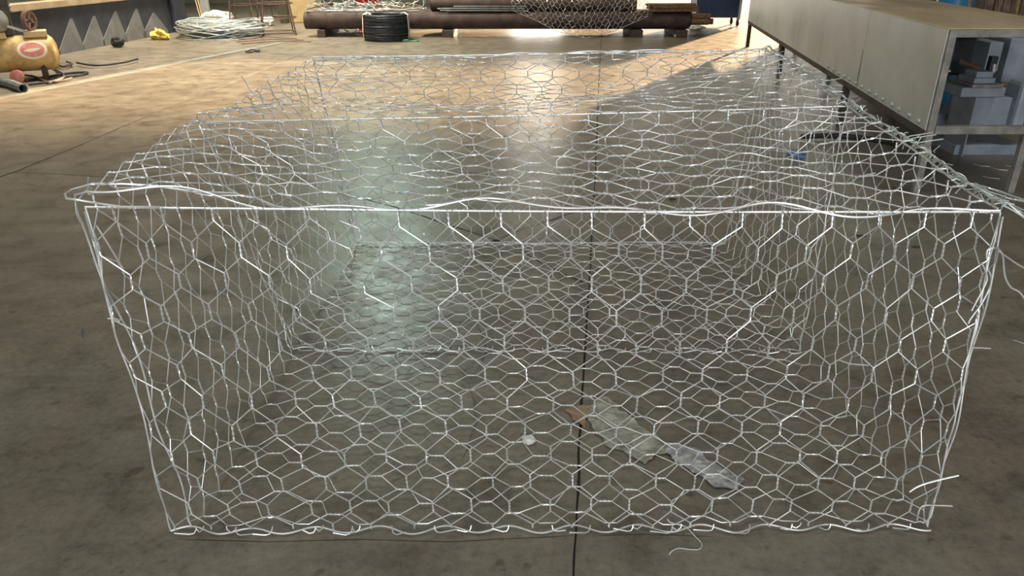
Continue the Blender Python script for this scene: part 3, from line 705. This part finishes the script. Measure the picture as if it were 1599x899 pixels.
for a0 in (math.radians(188), math.radians(2)):
    b = MB(); vs = []; nn_ = 9
    for i in range(nn_):
        th = a0 + (i/(nn_-1)-.5)*.5
        for rad, z in ((.40, .02), (.412, .15), (.405, .3), (.40, .42), (.34, .455), (.27, .44)):
            k = 1 + .03*nz(i*.9, z*7, 55); vs.append(cb + V((math.cos(th)*rad*k, math.sin(th)*rad*k, z + .012*nz(i, z*4, 56))))
    b.add(vs, [(i*6+j, i*6+j+1, (i+1)*6+j+1, (i+1)*6+j) for i in range(nn_-1) for j in range(5)])
    o = b.build('white_wrapping', M['white'], bc, True); s = o.modifiers.new('t', 'SOLIDIFY'); s.thickness = .004
tag(MB().tube(smooth_pts([cb + V((.32, -.30, .02)), cb + V((.40, -.33, .03)), cb + V((.46, -.30, .012)), cb + V((.54, -.34, .012)), cb + V((.6, -.28, .012))]), .012, 6).build('strap', M['greenstrap'], bc, True), 'green strap end')
tag(MB().tube(smooth_pts([G(545, 50, .02), G(538, 46, .06), G(544, 42, .09), G(560, 44, .05), G(552, 52, .02), G(566, 55, .02)]), .012, 6).build('plastic_strip', M['white'], None, True), 'pale plastic strip curling on the floor left of the black coil', 'plastic')
# small bits near the pipe ends
lump('white_rag', G(1088, 47), .16, .1, .05, 'white', 8, 'white rag on the floor below the right end of the pipes', 'rag')
lump('pebble', G(1055, 58), .035, .03, .025, 'beige', 9, 'sunlit pebble on the floor in front of the right pipe ends', 'stone')
lump('pebble', G(717, 57), .03, .03, .025, 'white', 10, 'white pebble on the floor in front of the pipes right of the coil', 'stone')
# blue wheeled bin
by = 16.3; b0 = A(1086, 36, by); b1 = A(1151, 36, by)
bn = thing('wheeled_bin', ((b0.x+b1.x)/2, by+.3, 0), 'dark blue wheeled bin with pale blue edge behind the pipe ends', 'bin')
zb_ = .17; bw = b1.x-b0.x
MB().prism([(b0.x, by, zb_), (b1.x, by, zb_), (b1.x+.02, by, 1.05), (b0.x-.02, by, 1.05)], (0, .6, 0)).build('body', M['blue'], bn, bevel=.02)
MB().bar((b1.x+.02, by+.0, zb_-.03), (b1.x+.045, by+.0, 1.08), .05, .05).build('edge_post', M['lightblue'], bn, bevel=.006)
MB().box(((b0.x+b1.x)/2, by+.3, 1.08), (bw+.14, .68, .06)).build('rim', M['blue'], bn, bevel=.015)
for x in (b0.x+.08, b1.x+.02):
    for y in (by+.05, by+.52):
        w = MB().lathe([(0, -.02), (.055, -.02), (.065, -.012), (.065, .012), (.055, .02), (0, .02)], (x, y, .066), (1, 0, 0), 18).build('caster', M['rubber'], bn, True)
        MB().bar((x, y, .07), (x, y, zb_+.01), .03, .05).build('caster_fork', M['darksteel'], w)

# ------------------------------------------------------------------ left background
s0, s1 = G(-30, 158), G(445, 66)
tag(MB().bar(s0 + V((0, 0, .004)), s1 + V((0, 0, .004)), .15, .008).build('steel_strip', M['strip'], None, bevel=.003), 'long worn flat steel strip lying across the floor on the left', 'strip')
# machine bed with triangular plates
W0, W1 = G(60, 93), G(300, 46); we = (W1-W0).normalized(); wq = V((-we.y, we.x, 0))   # wq points away from the viewer
bd = thing('machine_bed', W0, 'long navy machine bed with row of grey triangular plates along its side', 'machine')
WLn = (W1-W0).length
def WP(e, q, z): return V((W0.x, W0.y, 0)) + we*e + wq*q + V((0, 0, z))
rotW = Matrix((we, wq, V((0, 0, 1)))).transposed()
ext = 3.0
MB().box(WP((WLn-ext)/2, .12, .33), (WLn+ext, .12, .66), rotW).build('side_sheet', M['navy'], bd, bevel=.004)
MB().bar(WP(-ext, .1, .71), WP(WLn-.6, .1, .71), .22, .10).build('top_beam', M['tan'], bd, bevel=.01)
MB().box(WP((WLn-ext)/2, .75, .33), (WLn+ext, 1.1, .66), rotW).build('bed_block', M['navy'], bd)
def wall_e(px, py=60):
    d = ray(px, py); n = wq; t = (WP(0, .05, 0)-CAMP).dot(n)/d.dot(n); return (CAMP + d*t - WP(0, .05, 0)).dot(we)
for px0, ap, px1, yb, ya in ((93, 111, 131, 78, 29), (129, 147, 164, 72, 25), (160, 180, 199, 67, 18), (194, 213, 229, 63, 14), (224, 240, 263, 58, 20)):
    e0, ea, e1 = wall_e(px0, yb), wall_e(ap, ya), wall_e(px1, yb-5); d = ray(ap, ya); ht = (CAMP + d*((WP(0, .05, 0)-CAMP).dot(wq)/d.dot(wq))).z
    MB().prism([WP(e0, .045, .0), WP(e1, .045, 0), WP(e1, .045, .06), WP(ea+.02, .045, ht), WP(ea-.02, .045, ht), WP(e0, .045, .06)], wq*.016).build('triangle_plate', M['gusset'], bd)
MB().box(WP(wall_e(283), .02, .42), (.42, .06, .84), rotW).build('end_sheet', M['navy'], bd, bevel=.004)
gp = G(321, 34); tag(MB().box((gp.x, gp.y+.1, .5), (.17, .12, 1.0)).build('steel_post', M['sheet'], None, bevel=.008), 'pale grey steel post beside the navy machine bed end', 'post')
for i, (xa, xb) in enumerate(((315, 299), (318, 303))):
    a = G(xa, 36); b = A(xb, -22, a.y+.2); tag(MB().cyl(a, b, .014, 8).build('leaning_rod', M['beige'], None, True), ['left of two pale rods leaning on the machine bed end', 'right of two pale rods leaning on the machine bed end'][i], 'rod', 'leaning rods')
# rags and parts at the foot of the bed
lump('dark_rag', G(186, 74), .11, .08, .09, 'rubber', 14, 'dark greasy rag heap at the foot of the triangular plates', 'rag')
lump('yellow_bundle', G(251, 62), .13, .10, .10, 'yellow', 16, 'crumpled yellow bundle on the floor beside the grey wire coil', 'bundle', rough=.85)
# flattened galvanised coil
gc = G(328, 63); gc.y += .6
gw = coil('flat_wire_coil', gc, .72, .38, .20, 90, .009, 'wire_dull', 'wide slumped coil of galvanised wire on the floor at the back left', 15, .05, 44, .8, .09)
MB().lathe([(.62, .012), (.60, .14), (.50, .2), (.42, .14), (.40, .012)], gc, (0, 0, 1), 40).build('core', M['darksteel'], gw, True)
for i in range(3):
    p = G(375+8*i, 62+3*i); tag(MB().tube(smooth_pts([p + V((-.12, -.1, .012)), p + V((0, -.06, .012)), p + V((.1, -.05, .02)), p + V((.5, .1, .03)), p + V((1.0, .05*i, .02))]), .009, 6).build('wire_length', M['rod'], None, True), ['farthest loose rusty wire right of the slumped coil', 'middle loose rusty wire right of the slumped coil', 'nearest loose rusty wire right of the slumped coil'][i], 'wire', 'loose wires by the coil')
lump('white_sack', G(340, 38), .32, .22, .15, 'white', 17, 'white plastic sack behind the slumped wire coil, left one', 'sack', 'white sacks'); lump('white_sack', G(412, 40), .22, .18, .10, 'white', 18, 'white plastic sack between the rusty stands, right one', 'sack', 'white sacks')
# rusty rod stands
def stand(c, w, h, label, lean, rings):
    t = thing('rod_stand', c, label, 'stand'); foot = []
    for k in range(4):
        a = math.pi/4 + k*math.pi/2 + lean; p = V(c) + V((math.cos(a)*w, math.sin(a)*w, 0)); q = V(c) + V((math.cos(a)*w*.42, math.sin(a)*w*.42, h)); foot.append(p)
        MB().cyl(p, q, .014, 8).build('leg', M['rod'], t, True)
    for k in range(4): MB().cyl(foot[k] + V((0, 0, .04)), foot[(k+1) % 4] + V((0, 0, .04)), .011, 8).build('base_rail', M['rod'], t, True)
    for zz in rings:
        rad = w*(1 - .58*zz/h)*.95; MB().tube([V(c) + V((math.cos(i/28*6.283)*rad, math.sin(i/28*6.283)*rad, zz)) for i in range(29)], .010, 6).build('ring', M['rod'], t, True)
    return t
c1 = G(428, 56); c1.y += .3; stand(c1, .42, 1.5, 'rusty rod stand with four splayed legs nearest the pipes', .35, (.3, .55))
c2 = G(378, 40); c2.y += .2; stand(c2, .36, 1.5, 'rusty rod stand behind the slumped wire coil', .1, (.4,))
c3 = G(402, 33); c3.y += .6; stand(c3, .36, 1.4, 'rusty rod stand between the two others farther back', .6, (.5,))
bx = A(466, 20, 17.2); tag(MB().box((bx.x, 17.5, .45), (.75, .6, .7)).build('beige_cabinet', M['beige'], None, bevel=.02), 'beige metal cabinet behind the left end of the pipes', 'cabinet')
for o_ in [o for o in C.objects if o.name.startswith('beige_cabinet')]: o_.location.z = -.10
bx2 = A(442, 25, 17.0); tag(MB().box((bx2.x, 17.1, .6), (.16, .16, 1.2)).build('dark_post', M['olive'], None, bevel=.01), 'dark olive post beside the beige cabinet', 'post')
rg = G(395, 81); tag(MB().tube([rg + V((math.cos(i/24*6.283)*.1, math.sin(i/24*6.283)*.13, .014 + .008*math.sin(i))) for i in range(25)], .012, 6).build('iron_ring', M['rubber'], None, True), 'dark iron ring on the floor by the steel strip', 'ring')

# ------------------------------------------------------------------ air compressor at the left edge
ca = G(92, 123); tr = .205; LS, LA = .27, .28
tc0 = A(62, 84, ca.y+.15); tz = tr + .10
ax = V((-.86, -.51, 0)).normalized(); e1 = V((A(93, 84, ca.y+.15).x, ca.y+.15, tz)); e0 = e1 + ax*1.35
ac = thing('air_compressor', ((e0+e1)/2).xy.to_3d(), 'ochre air compressor tank with motor and spoked pulley at the left edge', 'compressor')
L_ = (e1-e0).length
MB().lathe([(0, -.0), (.09, .008), (.16, .035), (.20, .075), (tr, .13), (tr, L_-.13), (.20, L_-.075), (.16, L_-.035), (.09, L_-.008), (0, L_)], e0, -ax, 36).build('tank', M['tank'], ac, True)
tank = [o for o in ac.children][0]
def tankp(s, ang, rad):     # point on the tank: distance from the near-right end, angle up from the side facing the viewer
    side = V((-ax.y, ax.x, 0)); side = side if side.y < 0 else -side
    return e1 + ax*s + side*(math.cos(ang)*rad) + V((0, 0, math.sin(ang)*rad))
def oval(name, rs, ra, rad, m, s0=None, a0=None):
    s0, a0 = LS, LA
    b = MB(); vs = [tankp(s0, a0, rad)]; fs = []; K = 28
    for ring in (.5, 1):
        for k in range(K):
            t = k/K*6.283; vs.append(tankp(s0 + rs*ring*math.cos(t), a0 + ra/tr*ring*math.sin(t), rad))
    for k in range(K):
        k2 = (k+1) % K; fs += [(0, 1+k, 1+k2), (1+k, 1+K+k, 1+K+k2, 1+k2)]
    return b.add(vs, fs).build(name, M[m], tank, True)
tag(oval('label_border', .155, .11, tr+.002, 'cream'), 'cream oval border'); tag(oval('label', .125, .085, tr+.004, 'labelred'), 'faded red oval label')
b = MB(); K = 12
for k in range(K+1):
    q = (k/K-.5)*2; aa = LA + .05*q; hw = .10*(1-q*q)+.015
    b.add([tankp(LS-.09*q, aa-hw, tr+.0055), tankp(LS-.09*q, aa+hw*.6, tr+.0055)], [])
b.f = [(2*k, 2*k+1, 2*k+3, 2*k+2) for k in range(K)]
b.build('label_print', M['cream'], tank)
rotA = Matrix((ax, V((0, 0, 1)).cross(ax), V((0, 0, 1)))).transposed()
for s in (.20, .62): MB().box(e1 + ax*s + V((0, 0, tr+.015)), (.24, .26, .07), rotA).build('saddle', M['bracket'], ac, bevel=.006)
for s in (.2, 1.15):
    for sd in (-1, 1):
        p = e1 + ax*s + V((0, 0, 1)).cross(ax)*.13*sd; MB().bar((p.x, p.y, 0), (p.x, p.y, tz-.1), .05, .05).build('foot', M['darkframe'], ac, bevel=.004)
fw = e1 + ax*.20 + V((0, -.06, tr+.05+.115)); sidev = (V((ax.y, -ax.x, 0))); sidev = sidev if sidev.y < 0 else -sidev
sv = (sidev*.55 - ax*.84).normalized()
wh = MB().lathe([(.088, -.025), (.113, -.025), (.117, -.01), (.113, .0), (.117, .012), (.113, .025), (.088, .025), (.088, -.025)], fw, sv, 30).build('pulley', M['pulley'], ac, True)
xa = sv.orthogonal().normalized(); ya = sv.cross(xa)
for k in range(4):
    t = k*math.pi/2 + .5; MB().bar(fw, fw + (xa*math.cos(t) + ya*math.sin(t))*.095, .022, .02).build('spoke', M['tan'], wh, bevel=.003)
MB().cyl(fw - sv*.04, fw + sv*.04, .026, 16).build('hub', M['pulley'], wh, True)
pb = fw - sv*.10 + ax*.20 + V((0, .04, .02))
MB().box(pb + V((0, 0, -.06)), (.16, .18, .24), rotA).build('crankcase', M['olive'], ac, bevel=.015)
pc = MB().box(pb + V((0, 0, .2)), (.19, .19, .30), rotA)
for k in range(6): pc.box(pb + V((0, 0, .08 + k*.045)), (.22, .22, .012), rotA)
pc.build('cylinder_head', M['olive'], ac, bevel=.004)
mo = e1 + ax*.66 + V((0, -.03, tr+.05+.13))
MB().lathe([(0, -.22), (.12, -.22), (.13, -.2), (.13, .15), (.10, .19), (0, .19)], mo, sv, 26).build('motor', M['green'], ac, True)
MB().lathe([(0, .235), (.09, .23), (.12, .20), (.125, .15)], mo, sv, 26).build('motor_cover', M['grey'], ac, True)
MB().bar(mo + sv*.26 + V((0, 0, -.06)), fw + sv*.01 + V((0, 0, -.15)), .012, .03).build('belt', M['sheet'], ac)
MB().tube(smooth_pts([pb + V((0, 0, .36)), pb + ax*.15 + V((0, 0, .38)), pb + ax*.3 + V((0, 0, .30)), pb + ax*.32 + V((0, 0, .1))]), .012, 8).build('air_line', M['frame'], ac, True)
MB().cyl(e1 + ax*.2 + V((0, 0, tr)), e1 + ax*.2 + V((0, 0, tr+.05)), .02, 10).build('valve', M['white'], ac, True)
wl = G(28, 130); wl.y += .02
MB().lathe([(0, -.025), (.05, -.025), (.075, -.015), (.075, .015), (.05, .025), (0, .025)], (wl.x, wl.y, .075), (.3, -1, 0), 22).build('wheel', M['labelred'], ac, True)
# hose end and cables by the compressor
hp = [G(-30, 128, .05), G(0, 127, .05), G(18, 131, .05), G(36, 138, .05)]
tag(MB().pipe(hp[0], hp[1], .048, .038).pipe(hp[1], hp[2], .048, .038).pipe(hp[2], hp[3], .048, .038).build('hose_end', M['hose'], None, True), 'open end of thick grey hose on the floor below the compressor', 'hose')
cabs = [[(40, 126), (62, 122), (85, 118), (110, 114), (137, 113), (120, 118), (88, 122)], [(30, 116), (55, 120), (75, 128), (95, 126), (112, 122)], [(45, 132), (62, 130), (82, 127), (100, 119), (90, 110), (80, 102)], [(88, 100), (98, 104), (112, 100), (104, 96)], [(120, 98), (150, 102), (190, 98), (215, 92)]]
for i, cpx in enumerate(cabs):
    tag(MB().tube(smooth_pts([G(x, y, .018+.006*i) for x, y in cpx]), .014, 6).build('cable', M['rubber' if i % 2 == 0 else 'rust'], None, True),
        ['black cable looping far out in front of the compressor', 'brown cable running under the compressor tank', 'black cable bent sharply back beneath the tank', 'short brown cable at the right end of the tank', 'thin black cable trailing toward the navy machine bed'][i], 'cable', 'cables by the compressor')
